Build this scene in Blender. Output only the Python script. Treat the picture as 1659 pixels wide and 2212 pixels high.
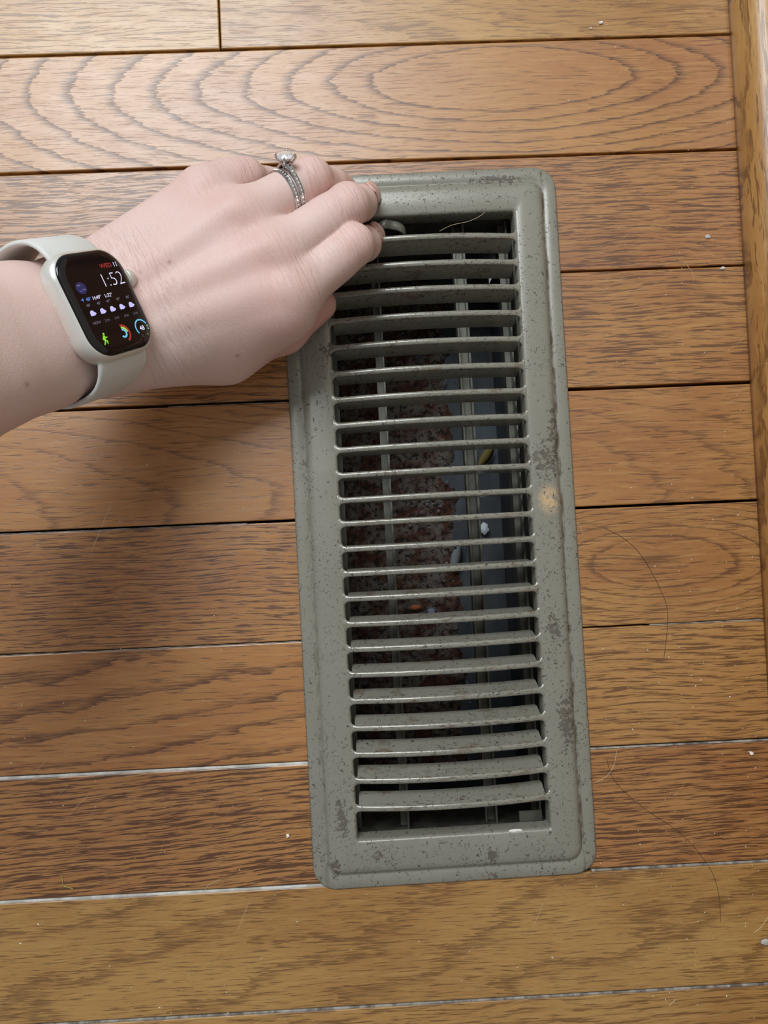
import bpy, bmesh, math, random
import numpy as np
from mathutils import Matrix, Vector

# ------------------------------------------------------------------ camera, world, lights, exposure
scene = bpy.context.scene
for o in list(bpy.data.objects): bpy.data.objects.remove(o)
COL = scene.collection
FPX, IW, IH = 1661.0, 1659.0, 2212.0
CAM_C = np.array([-32.2452, -8.1260, 366.1450])          # mm
CAM_R = np.array([0.0285131, -0.0202061, -0.0439859])    # rotation vector, camera to world

def rotvec(r):
    t = np.linalg.norm(r); k = r / t
    K = np.array([[0, -k[2], k[1]], [k[2], 0, -k[0]], [-k[1], k[0], 0]])
    return np.eye(3) + math.sin(t) * K + (1 - math.cos(t)) * K @ K
RC = rotvec(CAM_R)
MM = 0.001
cd = bpy.data.cameras.new('camera'); cam = bpy.data.objects.new('camera', cd); COL.objects.link(cam)
m4 = np.eye(4); m4[:3, :3] = RC; m4[:3, 3] = CAM_C * MM
cam.matrix_world = Matrix(m4.tolist())
cd.sensor_fit = 'HORIZONTAL'; cd.sensor_width = 36.0; cd.lens = 36.0 * FPX / IW
cd.clip_start = 0.01; cd.clip_end = 50
scene.camera = cam

world = bpy.data.worlds.new('world'); scene.world = world; world.use_nodes = True
bg = world.node_tree.nodes['Background']
bg.inputs[0].default_value = (0.95, 0.95, 1.0, 1); bg.inputs[1].default_value = 0.24

def area_light(name, loc, target, sx, sy, power, col):
    l = bpy.data.lights.new(name, 'AREA'); l.shape = 'RECTANGLE'; l.size = sx; l.size_y = sy
    l.energy = power; l.color = col
    o = bpy.data.objects.new(name, l); COL.objects.link(o); o.location = loc
    d = Vector(target) - Vector(loc); o.rotation_euler = d.to_track_quat('-Z', 'Y').to_euler()
    return o
area_light('window_daylight', (-0.46, 1.02, 1.48), (-0.05, 0.05, 0.0), 1.00, 0.85, 33.0, (0.88, 0.95, 1.0))

vs = scene.view_settings
vs.view_transform = 'Standard'; vs.look = 'None'; vs.gamma = 1.0; vs.use_curve_mapping = False
vs.exposure = 0.0

# ------------------------------------------------------------------ helpers
def P(px, py, z):
    """photo pixel + height (mm) -> world point in mm"""
    d = RC @ np.array([(px - IW / 2) / FPX, -(py - IH / 2) / FPX, -1.0])
    t = (z - CAM_C[2]) / d[2]
    return CAM_C + t * d

def lin(h):
    h = h.lstrip('#'); out = []
    for i in (0, 2, 4):
        c = int(h[i:i + 2], 16) / 255
        out.append(c / 12.92 if c <= 0.04045 else ((c + 0.055) / 1.055) ** 2.4)
    return (*out, 1.0)

def mesh_obj(name, verts, faces, mat=None, parent=None, smooth=False, scale=MM):
    me = bpy.data.meshes.new(name)
    me.from_pydata([tuple(np.asarray(v, float) * scale) for v in verts], [], faces)
    me.update()
    bm = bmesh.new(); bm.from_mesh(me); bmesh.ops.recalc_face_normals(bm, faces=bm.faces); bm.to_mesh(me); bm.free()
    if smooth: me.polygons.foreach_set('use_smooth', [True] * len(me.polygons))
    if mat: me.materials.append(mat)
    o = bpy.data.objects.new(name, me); COL.objects.link(o)
    if parent: o.parent = parent
    return o

def empty(name, loc=(0, 0, 0), rotz=0):
    o = bpy.data.objects.new(name, None); COL.objects.link(o); o.location = loc; o.rotation_euler = (0, 0, rotz)
    o.empty_display_size = 0.01
    return o

def tag(o, label=None, cat=None, group=None, kind=None):
    if label: o['label'] = label
    if cat: o['category'] = cat
    if group: o['group'] = group
    if kind: o['kind'] = kind
    return o

class MB:
    def __init__(s): s.v = []; s.f = []
    def add(s, v, f):
        n = len(s.v); s.v += [tuple(map(float, q)) for q in v]; s.f += [tuple(i + n for i in q) for q in f]; return s
    def box(s, x0, x1, y0, y1, z0, z1):
        return s.add([(x0, y0, z0), (x1, y0, z0), (x1, y1, z0), (x0, y1, z0), (x0, y0, z1), (x1, y0, z1), (x1, y1, z1), (x0, y1, z1)],
                     [(0, 3, 2, 1), (4, 5, 6, 7), (0, 1, 5, 4), (1, 2, 6, 5), (2, 3, 7, 6), (3, 0, 4, 7)])
    def loft(s, rings, close=True, cap0=False, cap1=False):
        n = len(rings[0]); base = len(s.v)
        for r in rings: s.v += [tuple(map(float, q)) for q in r]
        for i in range(len(rings) - 1):
            for j in range(n if close else n - 1):
                a = base + i * n + j; b = base + i * n + (j + 1) % n
                s.f.append((a, b, b + n, a + n))
        if cap0: s.f.append(tuple(base + j for j in range(n))[::-1])
        if cap1: s.f.append(tuple(base + (len(rings) - 1) * n + j for j in range(n)))
        return s
    def tube(s, pts, rad, seg=8):
        pts = [np.asarray(p, float) for p in pts]; rr = rad if hasattr(rad, '__len__') else [rad] * len(pts)
        rings = []; up = None
        for i, p in enumerate(pts):
            t = pts[min(i + 1, len(pts) - 1)] - pts[max(i - 1, 0)]; t /= np.linalg.norm(t) + 1e-12
            if up is None: up = np.array([0, 0, 1.0]) if abs(t[2]) < .9 else np.array([1.0, 0, 0])
            a = np.cross(t, up); a /= np.linalg.norm(a); b = np.cross(a, t); up = b
            rings.append([p + rr[i] * (math.cos(k * 2 * math.pi / seg) * a + math.sin(k * 2 * math.pi / seg) * b) for k in range(seg)])
        return s.loft(rings, True, True, True)
    def build(s, name, mat=None, parent=None, smooth=False, scale=MM): return mesh_obj(name, s.v, s.f, mat, parent, smooth, scale)

def rrect(hw, y1, y0, r, z, seg=6, sub=1):
    """rounded rectangle loop, counter-clockwise, x in +-hw, y in y0..y1"""
    out = []
    for cx, cy, a0 in ((hw - r, y1 - r, 0), (-hw + r, y1 - r, 90), (-hw + r, y0 + r, 180), (hw - r, y0 + r, 270)):
        for i in range(seg + 1):
            a = math.radians(a0 + 90 * i / seg); out.append((cx + r * math.cos(a), cy + r * math.sin(a), z))
    return out

def catmull(pts, n=8, closed=False):
    pts = [np.asarray(p, float) for p in pts]; out = []
    N = len(pts); rng = range(N if closed else N - 1)
    for i in rng:
        if closed: p0, p1, p2, p3 = pts[(i - 1) % N], pts[i], pts[(i + 1) % N], pts[(i + 2) % N]
        else: p0, p1, p2, p3 = pts[max(i - 1, 0)], pts[i], pts[i + 1], pts[min(i + 2, N - 1)]
        for k in range(n):
            t = k / n
            out.append(0.5 * (2 * p1 + (p2 - p0) * t + (2 * p0 - 5 * p1 + 4 * p2 - p3) * t * t + (3 * p1 - p0 - 3 * p2 + p3) * t ** 3))
    if not closed: out.append(pts[-1])
    return out

# ------------------------------------------------------------------ node helper
class S:
    """wraps a socket so that materials can be written as arithmetic"""
    def __init__(s, T, sock): s.T, s.k = T, sock
    def __add__(s, o): return s.T.m('ADD', s, o)
    def __radd__(s, o): return s.T.m('ADD', o, s)
    def __sub__(s, o): return s.T.m('SUBTRACT', s, o)
    def __rsub__(s, o): return s.T.m('SUBTRACT', o, s)
    def __mul__(s, o): return s.T.m('MULTIPLY', s, o)
    def __rmul__(s, o): return s.T.m('MULTIPLY', o, s)
    def __truediv__(s, o): return s.T.m('DIVIDE', s, o)

class Tree:
    def __init__(s, name):
        s.mat = bpy.data.materials.new(name); s.mat.use_nodes = True
        s.nt = s.mat.node_tree; s.bsdf = s.nt.nodes['Principled BSDF']; s.N = s.nt.nodes; s.L = s.nt.links
    def put(s, sock, v):
        if isinstance(v, S): s.L.new(v.k, sock)
        elif v is not None: sock.default_value = v
    def m(s, op, a, b=None, c=None, clamp=False):
        n = s.N.new('ShaderNodeMath'); n.operation = op; n.use_clamp = clamp
        for i, v in enumerate((a, b, c)):
            if v is not None: s.put(n.inputs[i], v)
        return S(s, n.outputs[0])
    def coord(s, kind='Object'):
        n = s.N.new('ShaderNodeTexCoord'); return S(s, n.outputs[kind])
    def xyz(s, v):
        n = s.N.new('ShaderNodeSeparateXYZ'); s.put(n.inputs[0], v); return [S(s, n.outputs[i]) for i in range(3)]
    def vec(s, x, y, z=0.0):
        n = s.N.new('ShaderNodeCombineXYZ')
        for i, v in enumerate((x, y, z)): s.put(n.inputs[i], v)
        return S(s, n.outputs[0])
    def noise(s, v, scale=1.0, detail=2.0, rough=0.5, dist=0.0, out=0):
        n = s.N.new('ShaderNodeTexNoise'); s.put(n.inputs['Vector'], v); s.put(n.inputs['Scale'], scale)
        n.inputs['Detail'].default_value = detail; n.inputs['Roughness'].default_value = rough; n.inputs['Distortion'].default_value = dist
        return S(s, n.outputs[out])
    def voro(s, v, scale=1.0, feature='F1', out=0, rand=1.0):
        n = s.N.new('ShaderNodeTexVoronoi'); n.feature = feature; s.put(n.inputs['Vector'], v); s.put(n.inputs['Scale'], scale)
        n.inputs['Randomness'].default_value = rand
        return S(s, n.outputs[out])
    def step(s, v, a, b, to0=0.0, to1=1.0):
        n = s.N.new('ShaderNodeMapRange'); n.interpolation_type = 'SMOOTHSTEP'; s.put(n.inputs[0], v)
        for i, q in enumerate((a, b, to0, to1)): s.put(n.inputs[i + 1], q)
        return S(s, n.outputs[0])
    def mix(s, f, a, b):
        n = s.N.new('ShaderNodeMix'); n.data_type = 'RGBA'; s.put(n.inputs[0], f)
        s.put(n.inputs[6], a); s.put(n.inputs[7], b); return S(s, n.outputs[2])
    def attr(s, name, kind='OBJECT', out=2):
        n = s.N.new('ShaderNodeAttribute'); n.attribute_type = kind; n.attribute_name = name; return S(s, n.outputs[out])
    def bump(s, h, strength=0.3, dist=0.001, nrm=None):
        n = s.N.new('ShaderNodeBump'); n.inputs['Strength'].default_value = strength; n.inputs['Distance'].default_value = dist
        s.put(n.inputs['Height'], h)
        if nrm: s.put(n.inputs['Normal'], nrm)
        return S(s, n.outputs[0])
    def set(s, **kw):
        for k, v in kw.items(): s.put(s.bsdf.inputs[k.replace('_', ' ')], v)
        return s.mat

def plain(name, hexcol, rough=0.5, metal=0.0, **kw):
    t = Tree(name); c = lin(hexcol)
    n = t.noise(t.coord(), 900.0, 2.0)
    col = t.mix(n * 0.25, c, tuple(x * 0.7 for x in c[:3]) + (1,))
    return t.set(Base_Color=col, Roughness=rough, Metallic=metal, **kw)

def glow(name, hexcol, strength=1.0):
    t = Tree(name); c = lin(hexcol)
    return t.set(Base_Color=(0, 0, 0, 1), Emission_Color=c, Emission_Strength=strength, Roughness=0.4)

# ------------------------------------------------------------------ materials
def wood_material():
    t = Tree('stained_oak')
    x, y, z = t.xyz(t.coord()); x = x * 1000.0; y = y * 1000.0
    A = lambda n: t.attr(n)
    seed = A('seed')
    n1 = t.noise(t.vec(x * 0.012, y * 0.035, seed), 1.0, 2.0) - 0.5
    n2 = t.noise(t.vec(x * 0.05, y * 0.18, seed + 7.0), 1.0, 2.0) - 0.5
    n3 = t.noise(t.vec(x * 0.07, y * 1.15, seed + 3.0), 1.0, 2.0) - 0.5
    dx = x - A('ring_x'); dy = y - A('ring_y')
    quad = A('kxx') * dx * dx + A('kx') * dx + A('kyy') * dy * dy + A('ky') * dy
    root = t.m('SQRT', t.m('MAXIMUM', quad, 0.8)) * 3.0
    quad = quad + (root - quad) * A('root')
    v = quad + n1 * A('warp') + n2 * A('warp') * 0.35 + n3 * A('fray')
    fr = t.m('FRACT', v)
    bw = A('band')
    ring = t.step(fr, 0.0, bw, 1.0, 0.0) * t.step(fr, 0.0, 0.05, 0.0, 1.0)
    # pore streaks along the grain
    wob = y + (t.noise(t.vec(x * 0.014, y * 0.03, seed), 1.0, 2.0) - 0.5) * 7.0 + x * A('tilt')
    p1 = t.noise(t.vec(x * 0.060, wob * 1.30, seed + 11.0), 1.0, 3.0, 0.6)
    p2 = t.noise(t.vec(x * 0.16, wob * 2.4, seed + 19.0), 1.0, 2.0, 0.5)
    pd = A('pores')
    pore = t.step(p1 + ring * 0.10, 0.60 - pd * 0.10, 0.665 - pd * 0.09)
    fine = t.step(p2 + ring * 0.05, 0.60, 0.72) * 0.55
    broken = t.step(p1 * 0.6 + p2 * 0.4, 0.36, 0.55, 0.25, 1.0)
    dark = t.m('MAXIMUM', ring * broken * A('ringdark'), t.m('MAXIMUM', pore * (0.45 + pd * 0.5), fine * (0.45 + pd * 0.6)))
    dark = t.m('MINIMUM', dark, 1.0)
    big = t.noise(t.vec(x * 0.010, y * 0.02, seed + 31.0), 1.0, 2.0)
    lightc = t.mix(A('yellow'), lin('#a8723f'), lin('#ad8348'))
    warm = t.mix(t.step(big, 0.35, 0.7), lightc, t.mix(A('yellow'), lin('#985f34'), lin('#9e713a')))
    lg = t.noise(t.vec(x * 0.05, wob * 0.8, seed + 2.0), 1.0, 2.0)
    warm = t.mix(t.step(lg, 0.45, 0.75) * 0.45, warm, t.mix(A('yellow'), lin('#b98952'), lin('#bb9858')))
    col = t.mix(dark, warm, t.mix(A('yellow'), lin('#46220c'), lin('#55300f')))
    g = t.N.new('ShaderNodeHueSaturation'); t.put(g.inputs['Value'], A('value')); t.put(g.inputs['Color'], col); g.inputs['Saturation'].default_value = 1.0
    col = S(t, g.outputs[0])
    # fine pale scratches and grey scuffs
    def scratch(ang, sx, sy, off, th):
        ca, sa = math.cos(ang), math.sin(ang)
        u = x * ca + y * sa; w = y * ca - x * sa
        q = t.noise(t.vec(u * sx, w * sy, off), 1.0, 0.0)
        return t.step(q, th, th + 0.03)
    mask = t.step(t.noise(t.vec(x * 0.02, y * 0.02, 5.0), 1.0, 1.0), 0.50, 0.62)
    sc = t.m('MAXIMUM', scratch(1.15, 0.022, 1.1, 1.0, 0.80), scratch(0.75, 0.04, 1.3, 9.0, 0.81)) * mask
    col = t.mix(sc * 0.30, col, lin('#c9a98a'))
    scuff = t.step(t.noise(t.vec(x * 0.12, y * 0.25, 44.0), 1.0, 3.0), 0.74, 0.80)
    col = t.mix(scuff * 0.3, col, lin('#5b5650'))
    rn = t.noise(t.vec(x * 0.05, y * 0.2, 3.0), 1.0, 3.0)
    rough = 0.30 + rn * 0.14 + dark * 0.06
    h = dark * -1.0 + rn * 0.35
    return t.set(Base_Color=col, Roughness=rough, Specular_IOR_Level=0.8, Normal=t.bump(h, 0.22, 0.00018))

def register_material(kind='plate'):
    t = Tree('taupe_enamel_' + kind)
    x, y, z = t.xyz(t.coord()); x = x * 1000.0; y = y * 1000.0; z = z * 1000.0
    base = t.mix(t.noise(t.vec(x * 0.05, y * 0.05, z * .05), 1.0, 3.0), lin('#827f72'), lin('#8e8b7e'))
    # dirt flecks: short curved chips, thicker in clouds
    cloud = t.noise(t.vec(x * 0.035, y * 0.03, 2.0), 1.0, 2.0)
    fl = t.noise(t.vec(x * 0.75, y * 0.75, z * 0.4), 1.0, 3.0, 0.6, 1.2)
    fl2 = t.noise(t.vec(x * 1.5 + 40.0, y * 1.2, z), 1.0, 2.0, 0.55, 0.8)
    th = t.step(cloud, 0.28, 0.68, 0.665, 0.575)
    ln = t.noise(t.vec(x * 0.42, y * 0.36, z * 0.3 + 4.0), 1.0, 1.5, 0.5, 0.6)
    thin = t.step(t.m('ABSOLUTE', ln - 0.5), 0.030, 0.010) * t.step(t.noise(t.vec(x * 0.55 + 9.0, y * 0.5, z * .3), 1.0, 1.0), th - 0.05, th - 0.01)
    flecks = t.m('MAXIMUM', thin, t.step(fl, th + 0.05, th + 0.08))
    flecks = t.m('MAXIMUM', flecks, t.step(fl2, th + 0.09, th + 0.11) * 0.8)
    rust = lin('#3a2a20')
    # worn places at their own spots (mm, in the register's frame): x, y, rx, ry, strength
    def patch(px, py, rx, ry):
        a = (x - px) / rx; b = (y - py) / ry
        d = t.m('SQRT', a * a + b * b)
        return t.step(d, 1.0, 0.15)
    spots = [(53, 27, 11, 16), (48, 28, 5, 6), (52, -52, 6, 12), (17, -157, 6, 7), (16, -167, 6, 3.5), (58, 40, 4, 22), (-52, -135, 5, 18), (-56, -158, 4, 9), (-36, -153, 5, 5), (38, 163, 26, 4), (-48, 84, 8, 6), (56, -95, 7, 25)]
    tot = None
    for (px, py, rx, ry) in spots:
        q = patch(px, py, rx, ry); tot = q if tot is None else t.m('MAXIMUM', tot, q)
    wn = t.noise(t.vec(x * 0.45, y * 0.45, z * 0.3), 1.0, 4.0, 0.65, 0.6)
    worn = t.step(wn + tot * 0.22, 0.64, 0.70)
    col = t.mix(worn * 0.75, base, t.mix(t.step(wn, 0.45, 0.6), lin('#5a4636'), lin('#4b4440')))
    col = t.mix(flecks * 0.8, col, rust)
    if kind == 'louver':
        ed = t.noise(t.vec(x * 0.35, y * 1.3, z * 1.1), 1.0, 4.0, 0.7, 0.5)
        top = t.step(z, 3.2, 4.6)
        wear = t.step(ed, 0.55, 0.62) * top
        col = t.mix(wear * 0.7, col, lin('#4a3d33'))
        ru = t.step(t.noise(t.vec(x * 0.08, y * 0.3, 9.0), 1.0, 3.0, 0.6), 0.56, 0.70)
        col = t.mix(ru * 0.45, col, lin('#5d4127'))
    else:
        # brown dirt that has settled in the groove around the raised panel
        ax = t.m('ABSOLUTE', x); ay = t.m('ABSOLUTE', y + 0.5)
        gr = t.m('MAXIMUM', t.step(t.m('ABSOLUTE', ax - 60.3), 1.3, 0.3), 0.0)
        gn = t.step(t.noise(t.vec(x * 0.3, y * 0.09, 1.0), 1.0, 3.0, 0.6), 0.42, 0.62) * t.step(x, -20.0, 20.0, 0.35, 1.0)
        col = t.mix(gr * gn * 0.85, col, lin('#4a3520'))
        edge = t.step(t.m('ABSOLUTE', ax - 66.6), 0.5, 0.1) * t.step(fl2, 0.45, 0.6)
        col = t.mix(edge * 0.6, col, lin('#33291f'))
    nb = t.noise(t.vec(x * 0.9, y * 0.9, z * 0.9), 1.0, 2.0)
    bare = patch(54, 8, 7.5, 9) * t.step(wn, 0.38, 0.52)  # warm lamp glint, painted in as a patch of bare metal
    col = t.mix(bare * (1.0 - flecks), col, lin('#d8b98e'))  # brassy colour of the painted glint
    bump = t.bump(nb * 0.25 - flecks * 0.6 - worn * 0.5, 0.25, 0.0003)
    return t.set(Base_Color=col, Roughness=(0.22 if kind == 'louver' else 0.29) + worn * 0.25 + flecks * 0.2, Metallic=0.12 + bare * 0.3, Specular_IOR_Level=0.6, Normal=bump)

def metal_material(name, h1, h2, rough=0.4, metal=0.7, scale=0.12):
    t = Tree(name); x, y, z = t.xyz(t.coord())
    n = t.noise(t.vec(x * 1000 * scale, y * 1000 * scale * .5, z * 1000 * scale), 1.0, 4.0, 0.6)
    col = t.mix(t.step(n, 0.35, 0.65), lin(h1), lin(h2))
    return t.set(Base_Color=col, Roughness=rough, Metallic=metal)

def dirt_material():
    t = Tree('settled_duct_dirt'); x, y, z = t.xyz(t.coord()); x = x * 1000.0; y = y * 1000.0
    a = t.noise(t.vec(x * 0.09, y * 0.09, 1.0), 1.0, 4.0, 0.65)
    b = t.noise(t.vec(x * 0.3, y * 0.3, 5.0), 1.0, 4.0, 0.7)
    col = t.mix(t.step(a, 0.40, 0.58), lin('#54301f'), lin('#6f665d'))
    col = t.mix(t.step(b, 0.48, 0.60), col, lin('#241a14'))
    col = t.mix(t.step(b, 0.36, 0.26), col, lin('#91887e'))
    return t.set(Base_Color=col, Roughness=0.9, Normal=t.bump(b, 0.6, 0.001))

def skin_material():
    t = Tree('skin'); co = t.coord(); x, y, z = t.xyz(co); x = x * 1000.0; y = y * 1000.0; z = z * 1000.0
    red = t.attr('red', 'GEOMETRY'); crease = t.attr('crease', 'GEOMETRY'); mole = t.attr('mole', 'GEOMETRY'); pale = t.attr('pale', 'GEOMETRY')
    n = t.noise(t.vec(x * 0.06, y * 0.06, z * 0.06), 1.0, 3.0)
    n2 = t.noise(t.vec(x * 0.9, y * 0.9, z * 0.9), 1.0, 2.0)
    col = t.mix(n, lin('#d8b9b0'), lin('#e0c8c0'))
    col = t.mix(n2 * 0.3, col, lin('#cfa89c'))
    col = t.mix(red * 0.75, col, lin('#cd8478'))
    col = t.mix(pale * 0.6, col, lin('#ecd0c0'))
    col = t.mix(mole, col, lin('#8a5740'))
    # skin lines: fine cells plus cross creases where the joints bend
    d = t.attr('axis_u', 'GEOMETRY'); e = t.attr('axis_v', 'GEOMETRY')
    f1 = t.voro(t.vec(d * 1.1, e * 0.8, 0.0), 1.0, 'DISTANCE_TO_EDGE')
    w = t.noise(t.vec(d * 0.62, e * 0.07, 3.0), 1.0, 2.0, 0.55)
    fine = t.step(f1, 0.0, 0.12) * 0.14
    cr = t.step(w, 0.40, 0.52) * crease
    h = fine + cr * 1.6 + n2 * 0.2
    return t.set(Base_Color=col, Roughness=0.48, Specular_IOR_Level=0.4, Subsurface_Weight=0.18, Subsurface_Radius=(0.006, 0.0025, 0.0012),
                 Subsurface_Scale=0.6, Normal=t.bump(h, 0.45, 0.0004))

M = {}
M['wood'] = wood_material()
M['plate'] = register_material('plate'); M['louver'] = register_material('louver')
M['bar'] = metal_material('dull_damper_steel', '#56554b', '#6d6c61', 0.45, 0.4)
M['box'] = metal_material('register_box_steel', '#4d4b42', '#68665a', 0.55, 0.3)
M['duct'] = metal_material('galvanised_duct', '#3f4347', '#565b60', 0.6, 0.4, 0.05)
M['dirt'] = dirt_material()
M['skin'] = skin_material()
M['filler'] = metal_material('pale_seam_filler', '#aaa59b', '#d2cec6', 0.85, 0.0, 0.12)
M['filler_grey'] = metal_material('grey_seam_filler', '#5f574d', '#a39c92', 0.9, 0.0, 0.15)
M['subfloor'] = plain('dark_subfloor', '#1a1009', 0.9)
M['wall'] = plain('cream_wall_paint', '#d8d2c4', 0.7)
M['speck'] = plain('white_dust', '#e8e2d8', 0.8)
M['hair_dark'] = plain('dark_hair_strand', '#3a2414', 0.5)
M['hair_pale'] = plain('pale_hair_strand', '#d8c2a0', 0.4)

# ------------------------------------------------------------------ the floor: planks, filler, moulding, baseboard
PW = 57.15
REG_C = (0.0, -3.966); REG_A = 0.010295
HOLE = (-50.0, 50.0, -156.0, 148.0)     # cut through the boards for the duct (world mm)
TRIM_X = 154.72

floor_bm = MB()
# subfloor ring round the duct hole
X0, X1, Y0, Y1 = -420.0, 190.0, -430.0, 520.0
hx0, hx1, hy0, hy1 = HOLE
for (a, b, c_, d) in ((X0, hx0, Y0, Y1), (hx1, X1, Y0, Y1), (hx0, hx1, hy1, Y1), (hx0, hx1, Y0, hy0)):
    floor_bm.box(a, b, c_, d, -40, -19.2)
floor = floor_bm.build('floor', M['subfloor']); tag(floor, 'oak strip floor of narrow stained boards around the register', 'floor', kind='structure')

def add_plank(poly, **kw):
    """board from a 2-D outline (mm, counter-clockwise), 19 mm thick, with eased top edges"""
    pts = [np.array(q, float) for q in poly]; n = len(pts)
    def inset(d):
        out = []
        for i in range(n):
            p, a, b = pts[i], pts[i - 1], pts[(i + 1) % n]
            e1 = (p - a) / np.linalg.norm(p - a); e2 = (b - p) / np.linalg.norm(b - p)
            n1 = np.array([-e1[1], e1[0]]); n2 = np.array([-e2[1], e2[0]])
            out.append(p + d * (n1 + n2) / (1 + float(n1 @ n2)))
        return out
    mb = MB(); rings = []
    for d, z in ((0, -19), (0, -0.55), (0.15, -0.18), (0.55, 0.0)):
        rings.append([(q[0], q[1], z) for q in inset(d)])
    mb.loft(rings, True, True, True)
    o = mb.build('plank', M['wood'], floor)
    props = dict(seed=random.random() * 50, ring_x=0.0, ring_y=0.0, kxx=0.0, kx=0.012, kyy=0.0, ky=0.30, warp=2.2, fray=0.5, band=0.5,
                 ringdark=0.45, pores=0.55, tilt=0.0, yellow=0.25, value=1.0, root=0.0)
    props.update(kw)
    for k, v in props.items(): o[k] = float(v)
    return o
random.seed(4)
def px(x, y): q = P(x, y, 0); return float(q[0]), float(q[1])
def seam(k): return -(k - 4) * PW
def row_rect(k, xa, xb, g0=0.35, g1=0.35):
    """row between seam k-1 (upper) and seam k (lower)"""
    return [(xa, seam(k) + g1), (xb, seam(k) + g1), (xb, seam(k - 1) - g0), (xa, seam(k - 1) - g0)]
XR = TRIM_X + 9.0
# gap (mm, half) at each seam
GAP = {-1: .4, 0: .55, 1: .6, 2: .45, 3: .75, 4: .6, 5: .35, 6: .75, 7: .75, 8: .65, 9: .4, 10: .4}
def rect(k, xa, xb): return row_rect(k, xa, xb, GAP.get(k - 1, .4), GAP.get(k, .4))
xb0 = px(474, 50)[0]
o1 = px(1085, 170)
add_plank(rect(0, X0, xb0 - .3), ky=0.34, pores=0.35, ringdark=0.25, yellow=0.75, value=1.06)
add_plank(rect(0, xb0 + .3, XR), ky=0.10, kx=0.02, pores=0.3, ringdark=0.3, yellow=0.85, value=1.04, warp=3.5)
add_plank(rect(1, X0, XR), ring_x=o1[0], ring_y=o1[1], kxx=0.00026, kyy=0.0044, kx=0.0, ky=0.0, root=1.0, warp=0.9, fray=0.40, band=0.36, ringdark=1.0, pores=0.22, yellow=0.35, value=1.05)
add_plank(rect(-1, X0, XR), ky=0.15, yellow=0.5, pores=0.4)
for k in range(-2, -5, -1): add_plank(rect(k, X0, XR), yellow=random.random(), value=random.uniform(.9, 1.08))
# row 2 is notched by the top of the duct hole
r2 = rect(2, X0, XR)
yl, yh = r2[0][1], r2[2][1]
if hy1 < yh:
    add_plank([(X0, yl), (hx0, yl), (hx0, hy1), (hx1, hy1), (hx1, yl), (XR, yl), (XR, yh), (X0, yh)], ky=0.33, kx=0.006, warp=3.4, fray=0.9, band=0.5, ringdark=0.6, pores=0.7, yellow=0.15, value=0.97)
rows_lr = {
    3: (dict(ky=0.28, warp=2.5, pores=0.6, yellow=0.3), dict(ky=0.30, warp=2.6, pores=0.65, yellow=0.3, value=1.0)),
    4: (dict(ring_x=px(580, 1085)[0], ring_y=px(580, 1085)[1], kx=0.0195, kyy=0.00150, ky=0.0, warp=0.9, fray=0.22, band=0.20, ringdark=0.75, pores=0.30, yellow=0.25, value=1.02),
        dict(ring_x=px(1420, 1040)[0], ring_y=px(1420, 1040)[1], kx=0.022, kyy=0.0016, ky=0.0, warp=1.2, fray=0.3, band=0.2, ringdark=0.6, pores=0.40, yellow=0.3)),
    5: (dict(ky=0.34, kx=0.003, warp=2.0, band=0.45, ringdark=0.5, pores=0.75, yellow=0.25, value=1.0),
        dict(ring_x=px(1440, 1215)[0], ring_y=px(1440, 1215)[1], kxx=0.00085, kyy=0.0072, kx=0.0, ky=0.0, warp=1.0, fray=0.25, band=0.3, ringdark=0.85, pores=0.5, yellow=0.4)),
    6: (dict(ring_x=px(300, 1500)[0], ring_y=px(300, 1500)[1], kx=-0.009, ky=0.062, kyy=-0.0004, warp=1.5, fray=0.40, band=0.34, ringdark=0.95, pores=0.33, yellow=0.12, value=0.98),
        dict(ky=0.25, kx=0.010, warp=2.2, pores=0.65, yellow=0.45, value=1.02)),
    7: (dict(ky=0.36, kx=-0.018, warp=1.4, band=0.5, ringdark=0.6, pores=0.85, tilt=-0.05, yellow=0.15, value=0.93),
        dict(ky=0.34, kx=-0.012, warp=2.2, band=0.5, ringdark=0.55, pores=0.8, tilt=-0.03, yellow=0.15, value=0.95)),
}
for k, (L_, R_) in rows_lr.items():
    r = rect(k, X0, XR); yl, yh = r[0][1], r[2][1]
    if k == 7 and yl < hy0:
        add_plank([(X0, yl), (hx0, yl), (hx0, yh), (X0, yh)], **L_)
        add_plank([(hx0 + .0, yl), (XR, yl), (XR, yh), (hx1, yh), (hx1, hy0), (hx0 + .0, hy0)], **R_)
    else:
        add_plank([(X0, yl), (hx0, yl), (hx0, yh), (X0, yh)], **L_)
        add_plank([(hx1, yl), (XR, yl), (XR, yh), (hx1, yh)], **R_)
add_plank(rect(8, X0, XR), ring_x=px(300, 2000)[0], ring_y=px(300, 2050)[1], kx=0.012, ky=-0.030, warp=2.0, fray=0.85, band=0.40, ringdark=0.75, pores=0.42, yellow=0.95, value=0.98)
add_plank(rect(9, X0, XR), ky=0.2, kx=-0.012, warp=2.5, pores=0.5, yellow=0.9, value=1.0)
for k in range(10, 13): add_plank(rect(k, X0, XR), yellow=random.random(), value=random.uniform(.9, 1.05))

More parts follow.
